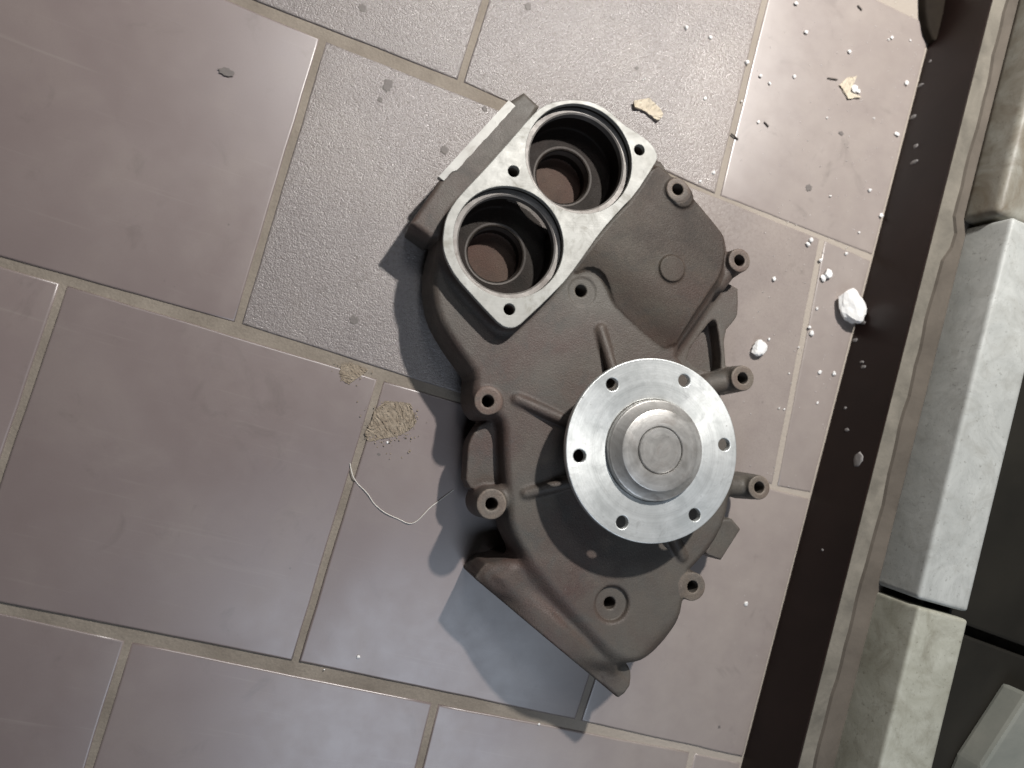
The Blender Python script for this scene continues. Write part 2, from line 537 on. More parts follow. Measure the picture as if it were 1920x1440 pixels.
for px, py, a, b2 in spots:
    p = on_wall(px, py, WALLX)
    bm = bmesh.new()
    bmesh.ops.create_icosphere(bm, subdivisions=2, radius=1.0)
    for v in bm.verts:
        k = 1 + rnd.uniform(-.18, .18)
        v.co = Vector((v.co.x * 0.0005, v.co.y * b2 * 0.0009 * k, v.co.z * a * 0.0011 * k))
    o = from_bm('plaster_spot', bm, SPOT, sk)
    o.matrix_parent_inverse = Matrix.Translation(sk.location).inverted()
    o.location = (WALLX - 0.0001, p[1], max(p[2], 0.003))

lg = prism('ledge', [(WALLX + 0.0006, YB), (0.80, YB), (0.80, YT), (WALLX + 0.0006, YT)], 0.0562, 0.0572, LEDGE, bevel=0.0004)
tag(lg, 'narrow beige mortar ledge along the top of the dark skirting', 'ledge')
core = prism('ledge_core', [(WALLX + 0.0042, YB), (0.80, YB), (0.80, YT), (WALLX + 0.0042, YT)], 0.0, 0.0561, LEDGE, lg)
core.matrix_parent_inverse = Matrix.Translation(lg.location).inverted()
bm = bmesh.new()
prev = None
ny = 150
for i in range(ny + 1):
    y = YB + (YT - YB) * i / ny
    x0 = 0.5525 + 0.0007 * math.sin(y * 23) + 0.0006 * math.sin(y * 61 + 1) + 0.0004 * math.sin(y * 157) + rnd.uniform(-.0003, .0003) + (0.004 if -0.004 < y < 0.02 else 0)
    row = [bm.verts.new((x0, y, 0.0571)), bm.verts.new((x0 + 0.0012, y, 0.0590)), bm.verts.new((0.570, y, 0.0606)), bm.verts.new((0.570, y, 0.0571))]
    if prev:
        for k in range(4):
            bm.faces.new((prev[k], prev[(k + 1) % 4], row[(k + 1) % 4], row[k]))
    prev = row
ms = from_bm('ledge_strip', bm, LEDGESTRIP, lg, False)
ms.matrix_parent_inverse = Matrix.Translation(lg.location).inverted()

def slab(name, x0, x1, y0, y1, z0, z1, mat, bev):
    return prism(name, [(x0, y0), (x1, y0), (x1, y1), (x0, y1)], z0, z1, mat, bevel=bev, seg=4, smooth=True)
tag(slab('stone_slab', 0.565, 0.606, -0.245, 0.020, 0.0573, 0.097, STONE, 0.0035),
    'long pale grey stone slab lying on the ledge, the cleanest and longest', 'stone slab', 'stone slabs along the ledge')
tag(slab('stone_slab', 0.566, 0.607, -0.62, -0.2495, 0.0573, 0.098, STONE_B, 0.0030),
    'cream stone slab on the ledge at the lower right, nearest the bottom edge', 'stone slab', 'stone slabs along the ledge')
tag(slab('stone_slab', 0.560, 0.606, 0.0225, 0.30, 0.0573, 0.089, STONE_C, 0.0060),
    'mottled brownish stone slab on the ledge at the upper right', 'stone slab', 'stone slabs along the ledge')
tag(prism('dark_board', [(0.6085, -0.2535), (0.78, -0.2655), (0.78, -0.03), (0.6085, -0.03)], 0.0573, 0.080, BOARD, bevel=0.002),
    'dark brown board behind the long pale slab at the right edge', 'board')
tag(prism('dark_board', [(0.6085, -0.62), (0.78, -0.62), (0.78, -0.273), (0.6085, -0.260)], 0.0573, 0.079, BOARD, bevel=0.002),
    'dark brown board behind the cream slab in the lower right', 'board')
cc = [at(x, y, 0.10)[:2] for x, y in ((1840, 1440), (1930, 1300), (2050, 1380), (1990, 1560), (1790, 1560))]
tag(prism('grey_slab', cc, 0.0792, 0.10, CLOTH, bevel=0.003),
    'dull grey green slab in the lower right corner on the dark board', 'slab')

# ------------------------------------------------------------------ the pump: frame of reference
TILT = math.radians(4.0)
rz = CAM_ROT[2]
EX = np.array([math.cos(rz), math.sin(rz), 0])
EY0 = np.array([-math.sin(rz), math.cos(rz), 0])
NN = EY0 * math.sin(TILT) + np.array([0, 0, 1]) * math.cos(TILT)
EY = np.cross(NN, EX)
OO = at(1090, 720)
PM = np.stack([EX, EY, NN], 1)

def L(px, py, z):
    """picture pixel on the pump's own plane z (mm) -> pump coordinates in mm"""
    d = ray(px, py)
    t = (z * 0.001 - (CL - OO) @ NN) / (d @ NN)
    P = (CL + d * t - OO) * 1000
    return np.array([P @ EX, P @ EY])
def LP(pts, z):
    return np.array([L(x, y, z) for x, y in pts])

pump = empty('water_pump', OO)
M4 = Matrix(((EX[0], EY[0], NN[0], 0), (EX[1], EY[1], NN[1], 0), (EX[2], EY[2], NN[2], 0), (0, 0, 0, 1)))
pump.rotation_euler = M4.to_euler()
tag(pump, 'brown cast iron water pump with bright round flange, lying on the tiles', 'water pump')

ZP, ZT, ZF = 43.0, 57.0, 73.0        # cover plate, thermostat face, pulley flange face

def chaikin(P, n=2):
    P = np.asarray(P, float)
    for _ in range(n):
        Q = np.roll(P, -1, 0)
        P = np.stack([P * .75 + Q * .25, P * .25 + Q * .75], 1).reshape(-1, 2)
    return P

# ------------------------------------------------------------------ distance field of the casting
VX = 0.7
LO = np.array([-150.0, -225.0, -20.0])
HI = np.array([150.0, 215.0, 66.0])
NX, NY, NZ = [int(v) for v in np.ceil((HI - LO) / VX)]
F = np.full((NX, NY, NZ), 20.0, np.float32)
AX = [(LO[i] + np.arange(n) * VX).astype(np.float32) for i, n in enumerate((NX, NY, NZ))]

def window(x0, x1, y0, y1, z0, z1, pad=12):
    lo = [x0 - pad, y0 - pad, z0 - pad]
    hi = [x1 + pad, y1 + pad, z1 + pad]
    sl = []
    for i, n in enumerate((NX, NY, NZ)):
        a = max(0, int((lo[i] - LO[i]) / VX))
        b = min(n, int((hi[i] - LO[i]) / VX) + 2)
        sl.append(slice(a, b))
    return tuple(sl)

def grid2(sl):
    return np.meshgrid(AX[0][sl[0]], AX[1][sl[1]], indexing='ij')

def poly2(P, X, Yy):
    d = np.full(X.shape, 1e9, np.float32)
    s = np.ones(X.shape, np.float32)
    n = len(P)
    for i in range(n):
        a, b = P[i], P[i - 1]
        ex, ey = b[0] - a[0], b[1] - a[1]
        wx, wy = X - a[0], Yy - a[1]
        t = np.clip((wx * ex + wy * ey) / (ex * ex + ey * ey + 1e-12), 0, 1)
        d = np.minimum(d, (wx - ex * t) ** 2 + (wy - ey * t) ** 2)
        c1, c2, c3 = Yy >= a[1], Yy < b[1], ex * wy > ey * wx
        flip = (c1 & c2 & c3) | (~c1 & ~c2 & ~c3)
        s = np.where(flip, -s, s)
    return s * np.sqrt(d)

def extr(d2, z, z0, z1, r=0.0, draft=0.0):
    a = d2[:, :, None] - draft * (z1 - z[None, None, :])
    b = np.maximum(z0 - z, z - z1)[None, None, :]
    a = a + r
    b = b + r
    return np.minimum(np.maximum(a, b), 0) + np.sqrt(np.maximum(a, 0) ** 2 + np.maximum(b, 0) ** 2) - r

def smin(a, b, k):
    if k <= 0: return np.minimum(a, b)
    h = np.maximum(k - np.abs(a - b), 0) / k
    return np.minimum(a, b) - h * h * (k / 4)

def add(sl, d, k=3.0):
    F[sl] = smin(F[sl], d, k)
def sub(sl, d, k=0.8):
    F[sl] = -smin(-F[sl], d, k)

def add_poly(P, z0, z1, r=2.0, draft=0.0, k=3.0):
    e = draft * (z1 - z0)
    sl = window(P[:, 0].min() - e, P[:, 0].max() + e, P[:, 1].min() - e, P[:, 1].max() + e, z0, z1)
    X, Yy = grid2(sl)
    add(sl, extr(poly2(P, X, Yy), AX[2][sl[2]], z0, z1, r, draft), k)
def sub_poly(P, z0, z1, r=1.0, k=1.5):
    sl = window(P[:, 0].min(), P[:, 0].max(), P[:, 1].min(), P[:, 1].max(), z0, z1)
    X, Yy = grid2(sl)
    sub(sl, extr(poly2(P, X, Yy), AX[2][sl[2]], z0, z1, r), k)
def add_cyl(c, rad, z0, z1, r=1.5, draft=0.0, k=3.0, pad=12):
    e = draft * (z1 - z0) + rad
    sl = window(c[0] - e, c[0] + e, c[1] - e, c[1] + e, z0, z1, pad)
    X, Yy = grid2(sl)
    add(sl, extr(np.hypot(X - c[0], Yy - c[1]) - rad, AX[2][sl[2]], z0, z1, r, draft), k)
def sub_cyl(c, rad, z0, z1, r=0.0, k=0.6):
    sl = window(c[0] - rad, c[0] + rad, c[1] - rad, c[1] + rad, z0, z1)
    X, Yy = grid2(sl)
    sub(sl, extr(np.hypot(X - c[0], Yy - c[1]) - rad, AX[2][sl[2]], z0, z1, r), k)
def capsule_d(sl, a, b, ra, rb):
    X = AX[0][sl[0]][:, None, None] - a[0]
    Yv = AX[1][sl[1]][None, :, None] - a[1]
    Z = AX[2][sl[2]][None, None, :] - a[2]
    v = np.array(b) - np.array(a)
    t = np.clip((X * v[0] + Yv * v[1] + Z * v[2]) / (v @ v), 0, 1)
    return np.sqrt((X - v[0] * t) ** 2 + (Yv - v[1] * t) ** 2 + (Z - v[2] * t) ** 2) - (ra + (rb - ra) * t)
def add_caps(a, b, ra, rb, k=3.0):
    R = max(ra, rb)
    m, M = np.minimum(a, b) - R, np.maximum(a, b) + R
    sl = window(m[0], M[0], m[1], M[1], m[2], M[2])
    add(sl, capsule_d(sl, a, b, ra, rb), k)

AXC = L(1226, 844, ZF)                                   # pulley axis

STEEL = mat_machined('machined_steel', (0.58, 0.605, 0.60), (0.84, 0.86, 0.855), 0.55, 0.40, (0.40, 0.405, 0.395), 0.75, 0.6, AXC)
HUBM = mat_machined('worn_hub_steel', (0.34, 0.325, 0.305), (0.68, 0.67, 0.65), 0.6, 0.36, (0.24, 0.205, 0.185), 0.75, 0.0, AXC)
# main cover plate
BODY = chaikin(LP([(880, 360), (832, 430), (812, 500), (812, 545), (820, 590), (842, 632), (872, 675), (893, 703), (888, 735),
        (890, 762), (905, 780), (932, 776), (946, 795), (947, 850), (950, 893), (955, 940), (957, 985), (972, 1020), (997, 1060),
        (1040, 1112), (1085, 1163), (1130, 1212), (1168, 1240), (1200, 1243), (1228, 1232), (1252, 1208), (1270, 1180), (1278, 1155),
        (1282, 1130), (1290, 1100), (1292, 1072), (1305, 1060), (1340, 1020), (1362, 975), (1372, 920), (1372, 820),
        (1345, 745), (1318, 705), (1290, 690), (1265, 662), (1300, 612), (1340, 555), (1354, 510), (1357, 470), (1356, 446), (1352, 436), (1322, 400),
        (1298, 372), (1258, 326), (1236, 292), (1130, 300)], ZP), 1)
add_poly(BODY, 14, ZP, 4.6, 0.16, 0)
# the lower right corner of the plate falls away
la, lb = L(1282, 1150, ZP), L(1200, 1240, ZP)
ld = (lb - la) / np.hypot(*(lb - la))
sl = window(la[0] - 50, la[0] + 20, lb[1] - 20, la[1] + 10, 20, ZP)
X, Yy = grid2(sl)
out = (X - la[0]) * -ld[1] + (Yy - la[1]) * ld[0]
F[sl] = -smin(-F[sl], -(((AX[2][sl[2]][None, None, :] - ZP) + 1.0 * out[:, :, None]) * 0.7), 4.0)
# volute behind the plate
add_cyl(AXC, 66, 2, 26, 5, 0.1, 4)
# thermostat tower
FACE_PX = [(1016, 199), (1045, 189), (1080, 186), (1113, 191), (1142, 207), (1167, 232), (1194, 248), (1216, 264), (1228, 278),
           (1234, 294), (1228, 308), (1191, 365), (1164, 392), (1126, 435), (1094, 481), (1067, 518), (1053, 534), (1018, 569), (991, 594),
           (972, 612), (956, 616), (939, 610), (915, 586), (882, 550), (855, 520), (837, 488), (830, 462), (831, 436), (836, 408),
           (851, 380), (872, 356), (910, 316), (958, 262), (993, 221)]
FACE = chaikin(LP(FACE_PX, ZT), 1)
FACE_IN = FACE + (FACE.mean(0) - FACE) * 0.012
add_poly(FACE_IN, 8, ZT - 3.2, 1.0, 0.0, 5)
# sloping cover pad on the right
PAD = chaikin(LP([(1130, 430), (1226, 305), (1254, 328), (1298, 372), (1326, 404), (1352, 436), (1357, 445), (1359, 475), (1350, 518), (1330, 546),
                  (1290, 606), (1262, 645), (1222, 616), (1178, 580), (1160, 562), (1146, 530), (1132, 506), (1108, 496), (1080, 505)], 49), 1)
sl = window(PAD[:, 0].min() - 8, PAD[:, 0].max() + 8, PAD[:, 1].min() - 8, PAD[:, 1].max() + 8, 20, 52)
X, Yy = grid2(sl)
pa, pb = L(1160, 577, 44), L(1262, 657, 44)
pu = (pb - pa) / np.hypot(*(pb - pa))
dl = np.abs((X - pa[0]) * pu[1] - (Yy - pa[1]) * pu[0]) * np.where((X - pa[0]) * -pu[1] + (Yy - pa[1]) * pu[0] > 0, 1, -1)
ztop = smin(42.9 + dl * 0.42, np.full_like(dl, 50.3), 5.0)
m0, m1 = L(1200, 520, 49), L(1330, 590, 49)
side = np.clip(((X - m0[0]) * (m1[0] - m0[0]) + (Yy - m0[1]) * (m1[1] - m0[1])) / ((m1 - m0) @ (m1 - m0)), 0, 1)
dr = 0.10 + 0.55 * side
d2 = poly2(PAD, X, Yy)[:, :, None] - dr[:, :, None] * (49 - AX[2][sl[2]][None, None, :])
dz = np.maximum(AX[2][sl[2]][None, None, :] - ztop[:, :, None], 20 - AX[2][sl[2]][None, None, :])
add(sl, np.maximum(d2 * 0.9, dz), 3.5)
# hollow round the hole beside the thermostat tower
# low mounting flange at the right, its slot, and the web on the left
RPL = chaikin(LP([(1300, 540), (1384, 526), (1385, 585), (1380, 598), (1357, 624), (1362, 690), (1362, 745), (1290, 750), (1250, 660)], 30), 1)
add_poly(RPL, 16, 30, 1.2, 0.03, 3)
LWEB = chaikin(LP([(884, 818), (905, 790), (945, 790), (955, 920), (905, 925), (873, 912), (876, 862), (877, 840)], 29), 1)
add_poly(LWEB, 14, 29, 1.2, 0.06, 3)
POCK = chaikin(LP([(1322, 612), (1337, 598), (1343, 612), (1352, 688), (1340, 700), (1300, 690), (1282, 668)], 28), 1)
sub_poly(POCK, 17.5, 40, 1.0, 1.5)
# bosses: pixel, top, radius, arm target
BOSS = [((915, 752), 44.0, 8.8, None), ((922, 945), 45.0, 9.6, (945, 930)), ((1299, 1100), 42.5, 9.4, (1270, 1100)),
        ((1424, 914), 44.0, 8.3, (1360, 912)), ((1393, 709), 44.0, 8.8, (1330, 722)), ((1387, 488), 49.0, 8.3, (1345, 530)),
        ((1271, 355), 53.0, 8.2, (1280, 375))]
boss_c = []
for (bx, by), zt, r, arm in BOSS:
    c = L(bx, by, zt)
    boss_c.append((c, zt, r))
    add_cyl(c, r, 14, zt, 0.9, 0.05, 2.5)
    if arm is not None:
        a = L(arm[0], arm[1], zt - 8)
        zc = zt - 11
        add_caps(np.array([c[0], c[1], zc]), np.array([a[0], a[1], zc]), 7.0, 7.6, 3.0)
        add_caps(np.array([c[0], c[1], zc - 8]), np.array([a[0], a[1], zc - 8]), 7.0, 7.6, 3.0)
c = L(1279, 368, 51)
add_cyl(c, 7.8, 20, 52.4, 1.0, 0.05, 2)
# side port flange at the top left
SIDE = LP([(983, 172), (1012, 199), (996, 226), (925, 305), (868, 372), (845, 440), (806, 447), (768, 419), (822, 340), (952, 192)], 42)
add_poly(SIDE, 6, 43, 3.5, 0.0, 3.0)
# outlet flange at the lower left: an arched plate with two ears
q0, q1 = L(889, 1084, 30), L(1159, 1309, 30)
LEN = np.hypot(*(q1 - q0))
U = (q1 - q0) / LEN
Wn = np.array([U[1], -U[0]])
if Wn[1] > 0: Wn = -Wn
lo2 = np.minimum(q0, q1) - 30
hi2 = np.maximum(q0, q1) + 30
sl = window(lo2[0], hi2[0], lo2[1], hi2[1], -20, 52, 0)
X, Yy = grid2(sl)
s_ = (X - q0[0]) * U[0] + (Yy - q0[1]) * U[1]
w_ = (X - q0[0]) * Wn[0] + (Yy - q0[1]) * Wn[1]
Z = AX[2][sl[2]][None, None, :]
S3 = s_[:, :, None]
dp = np.maximum(np.abs(S3 - LEN * .5) - LEN * .5, np.abs(Z - 5.5) - 25.5)
dc = np.maximum(np.hypot(S3 - LEN * .5, Z + 20) - 61, -15 - Z)
d2 = smin(dp, dc, 9)
r = 1.6
th = np.abs(w_ + 6.0)[:, :, None] - 6.0
dd = np.minimum(np.maximum(d2 + r, th + r), 0) + np.sqrt(np.maximum(d2 + r, 0) ** 2 + np.maximum(th + r, 0) ** 2) - r
add(sl, dd, 4)
# rounded ears at both ends
for k_, rr in ((0.09, 10.5), (0.925, 9.5)):
    pt = q0 + U * LEN * k_
    EP = np.array([pt + U * 10 - Wn * 2, pt - U * 10 - Wn * 2, pt - U * 9 - Wn * 14, pt - U * 3 - Wn * 20, pt + U * 4 - Wn * 20, pt + U * 10 - Wn * 13])
    add_poly(chaikin(EP, 2 if k_ < .5 else 1), -14, 33.5 if k_ < .5 else 31.2, 3.0 if k_ < .5 else 1.2, 0.0, 6 if k_ < .5 else 3)
# throat between plate and outlet flange
TH = np.array([q0 + U * LEN * .08 - Wn * 5, q0 + U * LEN * .86 - Wn * 5, q0 + U * LEN * .86 - Wn * 40, q0 + U * LEN * .34 - Wn * 48, q0 + U * LEN * .10 - Wn * 26])
add_poly(chaikin(TH, 1), -8, 37.0, 4, 0.05, 12)
# flat machined face of the outlet
sl = window(lo2[0], hi2[0], lo2[1], hi2[1], -20, 52, 0)
X, Yy = grid2(sl)
wf = ((X - q0[0]) * Wn[0] + (Yy - q0[1]) * Wn[1])[:, :, None]
sf_ = ((X - q0[0]) * U[0] + (Yy - q0[1]) * U[1])[:, :, None]
F[sl] = np.where((sf_ > -12) & (sf_ < LEN + 12), np.maximum(F[sl], wf), F[sl])
# bearing neck, ribs, lug
add_cyl(AXC, 33, 30, 62, 2.0, 0.10, 6)
RIBS = [((1126, 617), (1150, 705)), ((969, 748), (1078, 797)), ((987, 925), (1080, 902)), ((1279, 1043), (1258, 1000))]
rib_c = []
for a, b in RIBS:
    pa_, pb_ = L(a[0], a[1], ZP), L(b[0], b[1], ZP + 3)
    A, B = np.array([*pa_, ZP - 1.0]), np.array([*pb_, ZP + 4.5])
    rib_c.append((A, B))
    add_caps(A, B, 3.5, 4.0, 2.5)
LUG = LP([(1340, 975), (1371, 972), (1388, 992), (1351, 1050), (1322, 1038)], 30)
add_poly(LUG, 12, 31, 1.2, 0.03, 2)
# raised round pad, counterbore, holes
PADC = L(1261, 503, 52)
add_cyl(PADC, 9.0, 38, 52.2, 0.7, 0.05, 1.5)
HOLES = [(c, zt) for c, zt, r in boss_c] + [(L(1090, 545, ZP), ZP), (L(1144, 1131, ZP - 2.5), ZP)]
sub_cyl(L(1148, 1133, ZP), 11.0, ZP - 3.0, ZP + 20, 1.0, 3.0)
for c, zt in HOLES:
    sub_cyl(c, 3.9, 17.0 if zt < 46 else 20.0, 64, 0, 0.7)
sub_cyl(L(1092, 547, ZP), 9.5, ZP - 0.6, ZP + 20, 0.5, 1.0)
# chamber under the two bores
def circ(px0, px1, py, z):
    a, b = L(px0, py, z), L(px1, py, z)
    return a, b
B1 = (L(850, 453, ZT) + L(1056, 453, ZT)) / 2; RB1 = np.hypot(*(L(850, 453, ZT) - L(1056, 453, ZT))) / 2
B2 = (L(986, 297, ZT) + L(1184, 297, ZT)) / 2; RB2 = np.hypot(*(L(986, 297, ZT) - L(1184, 297, ZT))) / 2
B1 = np.array([B1[0], L(953, 453.5, ZT)[1]]); B2 = np.array([B2[0], L(1086, 297, ZT)[1]])
dist = np.hypot(*(B1 - B2))
RB1 = min(RB1, dist * 0.502 - 0.2); RB2 = min(RB2, dist * 0.498 - 0.9)
for c, R_ in ((B1, RB1), (B2, RB2)):
    sub_cyl(c, R_ - 0.2, ZT - 9, 70, 0, 0)
    sub_cyl(c, R_ - 4.0, 29, 70, 1.5, 0.8)
mb = (B1 + B2) / 2
sub_cyl(mb, 21, 29, ZT - 12, 2, 2)
S1, S2 = L(929, 476, 29), L(1055, 331, 29)
for c in (S1, S2):
    sub_cyl(c, 18.4, 12.3, 40, 1.0, 0.6)
FB = [L(963, 321, ZT), L(1199, 281, ZT), L(955, 580, ZT)]
for c in FB:
    sub_cyl(c, 3.6, 30, 70, 0, 0)
# nothing reaches below the floor
zw = (AX[1][None, :, None] * EY[2] + AX[2][None, None, :] * NN[2])
F = np.maximum(F, 0.4 - zw)
# cast wobble
F = np.clip(F, -2.5, 2.5).astype(np.float32)
grid = openvdb.FloatGrid(2.5)
grid.copyFromArray(F, tolerance=0.0)
pts, quads = grid.convertToQuads(isovalue=0.0)
pts = np.asarray(pts, np.float32) * VX + LO.astype(np.float32)
quads = np.asarray(quads, np.int64)
# orientation check
v = pts[quads]
vol = np.einsum('ij,ij->i', v[:, 0], np.cross(v[:, 1], v[:, 2])).sum()
if vol < 0:
    quads = quads[:, ::-1]
full = bpy.data.meshes.new('casting')
def fill_mesh(me, P, Q):
    me.vertices.add(len(P)); me.vertices.foreach_set('co', (P * 0.001).astype(np.float32).ravel())
    me.loops.add(len(Q) * 4); me.loops.foreach_set('vertex_index', Q.astype(np.int32).ravel())
    me.polygons.add(len(Q)); me.polygons.foreach_set('loop_start', (np.arange(len(Q)) * 4).astype(np.int32))
    me.update(calc_edges=True)
fill_mesh(full, pts, quads)
nrm = np.empty(len(pts) * 3, np.float32)
full.vertices.foreach_get('normal', nrm)
nrm = nrm.reshape(-1, 3)
lap = np.zeros((len(pts), 3)); cnt = np.zeros(len(pts))
ea = quads.ravel(); eb = np.roll(quads, -1, 1).ravel()
for ax_ in range(3):
    lap[:, ax_] = np.bincount(ea, pts[eb, ax_], len(pts)) + np.bincount(eb, pts[ea, ax_], len(pts))
cnt = np.bincount(ea, minlength=len(pts)) + np.bincount(eb, minlength=len(pts))
wear = -((lap / cnt[:, None] - pts) * nrm).sum(1)
for _ in range(3):
    wear = 0.5 * wear + 0.5 * (np.bincount(ea, wear[eb], len(pts)) + np.bincount(eb, wear[ea], len(pts))) / cnt
wear = np.clip((wear - 0.022) / 0.06, 0, 1).astype(np.float32)
def put_wear(me, idx):
    at_ = me.attributes.new('wear', 'FLOAT', 'POINT')
    at_.data.foreach_set('value', wear[idx])
cen = pts[quads].mean(1)
part = np.zeros(len(quads), np.int32)          # 0 = housing
names = ['housing']
def claim(mask, name, over=True):
    names.append(name)
    m = mask if over else (mask & (part == 0))
    part[m] = len(names) - 1
fx, fy, fz = cen[:, 0], cen[:, 1], cen[:, 2]
inface = poly2(FACE, fx, fy) < 3.0
claim(inface & (fz > 13.0), 'thermostat_housing')
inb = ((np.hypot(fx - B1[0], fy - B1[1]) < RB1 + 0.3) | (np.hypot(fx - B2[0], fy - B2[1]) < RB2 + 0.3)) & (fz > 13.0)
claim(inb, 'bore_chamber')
for c in (S1, S2):
    claim((np.hypot(fx - c[0], fy - c[1]) < 18.2) & (fz < 13.4) & (fz > 12.0), 'well_floor')
claim((poly2(SIDE, fx, fy) < 0.6) & (fz < 44), 'inlet_flange', False)
fs = (fx - q0[0]) * U[0] + (fy - q0[1]) * U[1]
fw = (fx - q0[0]) * Wn[0] + (fy - q0[1]) * Wn[1]
claim((fw > -13.5) & (fs > -2) & (fs < LEN + 2), 'outlet_flange', False)
for c, zt, r in boss_c:
    claim((np.hypot(fx - c[0], fy - c[1]) < r + 1.6) & (fz > 15), 'mounting_boss', False)
for A, B in rib_c:
    v = B - A
    t = np.clip(((cen - A) @ v) / (v @ v), 0, 1)
    d = np.linalg.norm(cen - A - t[:, None] * v, axis=1)
    claim((d < 5.4) & (fz > ZP + 0.35), 'rib', False)
claim((np.hypot(fx - PADC[0], fy - PADC[1]) < 10.2) & (fz > 44), 'raised_pad', False)
claim((poly2(PAD, fx, fy) < 5.0) & (fz > 43.25) & (np.hypot(fx - AXC[0], fy - AXC[1]) > 52), 'cover_pad', False)
claim((poly2(LUG, fx, fy) < 0.8) & (fz > 10) & (np.hypot(fx - AXC[0], fy - AXC[1]) > 62), 'lug', False)
part_obj = {}
bi = 0
for i, nm in enumerate(names):
    sel = np.nonzero(part == i)[0]
    if len(sel) < 20: continue
    used, inv = np.unique(quads[sel].ravel(), return_inverse=True)
    me = bpy.data.meshes.new(nm)
    fill_mesh(me, pts[used], inv.reshape(-1, 4))
    put_wear(me, used)
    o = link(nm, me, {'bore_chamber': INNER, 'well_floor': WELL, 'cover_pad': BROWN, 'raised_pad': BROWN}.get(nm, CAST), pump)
    part_obj[i] = o
    if nm == 'mounting_boss':
        c, zt, r = boss_c[bi]; bi += 1
        pc = cen[sel]
        top = (pc[:, 2] > zt - 0.45) & (np.hypot(pc[:, 0] - c[0], pc[:, 1] - c[1]) > 4.0)
        for want, nm2, mt in ((False, 'mounting_boss', CAST), (True, 'boss_face', BOSSF)):
            sub_sel = sel[top == want]
            if len(sub_sel) < 5: continue
            us, iv = np.unique(quads[sub_sel].ravel(), return_inverse=True)
            m2 = bpy.data.meshes.new(nm2)
            fill_mesh(m2, pts[us], iv.reshape(-1, 4))
            put_wear(m2, us)
            if want:
                link(nm2, m2, mt, o)
            else:
                o.data = m2
                m2.materials.append(mt)
                m2.polygons.foreach_set('use_smooth', [True] * len(m2.polygons))
            m2.normals_split_custom_set_from_vertices(nrm[us].tolist())
        continue
    me.normals_split_custom_set_from_vertices(nrm[used].tolist())
bpy.data.meshes.remove(full)

# ------------------------------------------------------------------ machined parts of the pump
def plate(name, loops, z0, z1, bevel, mat, parent, res=3):
    cu = bpy.data.curves.new(name, 'CURVE')
    cu.dimensions = '2D'
    cu.fill_mode = 'BOTH'
    for lp in loops:
        sp = cu.splines.new('POLY')
        sp.points.add(len(lp) - 1)
        for p, q in zip(sp.points, lp):
            p.co = (q[0] * 0.001, q[1] * 0.001, 0, 1)
        sp.use_cyclic_u = True
    cu.extrude = (z1 - z0) * 0.0005 - bevel * 0.001
    cu.bevel_depth = bevel * 0.001
    cu.bevel_resolution = res
    cu.offset = -bevel * 0.001
    tmp = bpy.data.objects.new('tmp', cu)
    COL.objects.link(tmp)
    me = bpy.data.meshes.new_from_object(tmp)
    bpy.data.objects.remove(tmp)
    me.transform(Matrix.Translation((0, 0, (z0 + z1) * 0.0005)))
    o = link(name, me, mat, parent, True)
    me.set_sharp_from_angle(angle=math.radians(28))
    return o
def ring(c, r, n=64):
    return [(c[0] + r * math.cos(2 * math.pi * i / n), c[1] + r * math.sin(2 * math.pi * i / n)) for i in range(n)]
def lathe(name, prof, c, mat, parent, n=128, closed=False, sharp=30):
    bm = bmesh.new()
    rows_ = []
    for r, z in prof:
        if r < 1e-6:
            rows_.append([bm.verts.new((c[0] * .001, c[1] * .001, z * .001))])
        else:
            rows_.append([bm.verts.new(((c[0] + r * math.cos(2 * math.pi * i / n)) * .001, (c[1] + r * math.sin(2 * math.pi * i / n)) * .001, z * .001)) for i in range(n)])
    pairs = list(zip(rows_[:-1], rows_[1:])) + ([(rows_[-1], rows_[0])] if closed else [])
    for a, b in pairs:
        for i in range(n):
            j = (i + 1) % n
            if len(b) == 1: bm.faces.new((a[i], a[j], b[0]))
            elif len(a) == 1: bm.faces.new((a[0], b[i], b[j]))
            else: bm.faces.new((a[i], a[j], b[j], b[i]))
    o = from_bm(name, bm, mat, parent, True)
    o.data.set_sharp_from_angle(angle=math.radians(sharp))
    return o

face = plate('thermostat_face', [FACE.tolist(), ring(B1, RB1, 96), ring(B2, RB2, 96)] + [ring(c, 3.6, 32) for c in FB], ZT - 4.2, ZT, 0.5, FACEM, pump)
for c, R_ in ((B1, RB1), (B2, RB2)):
    lathe('bore_ring', [(R_ - 0.15, ZT - 4.4), (R_ - 0.15, ZT - 5.5), (R_ - 3.2, ZT - 5.8), (R_ - 4.2, ZT - 6.6), (R_ - 4.2, ZT - 12), (R_ + 0.6, ZT - 12), (R_ + 0.6, ZT - 4.4)], c, RINGM, pump, closed=True)
for c in (S1, S2):
    lathe('valve_seat', [(21.0, 28.0), (21.0, 29.1), (20.7, 29.3), (19.6, 29.0), (18.3, 27.0), (18.1, 21), (21, 21)], c, SEATM, pump, closed=True)

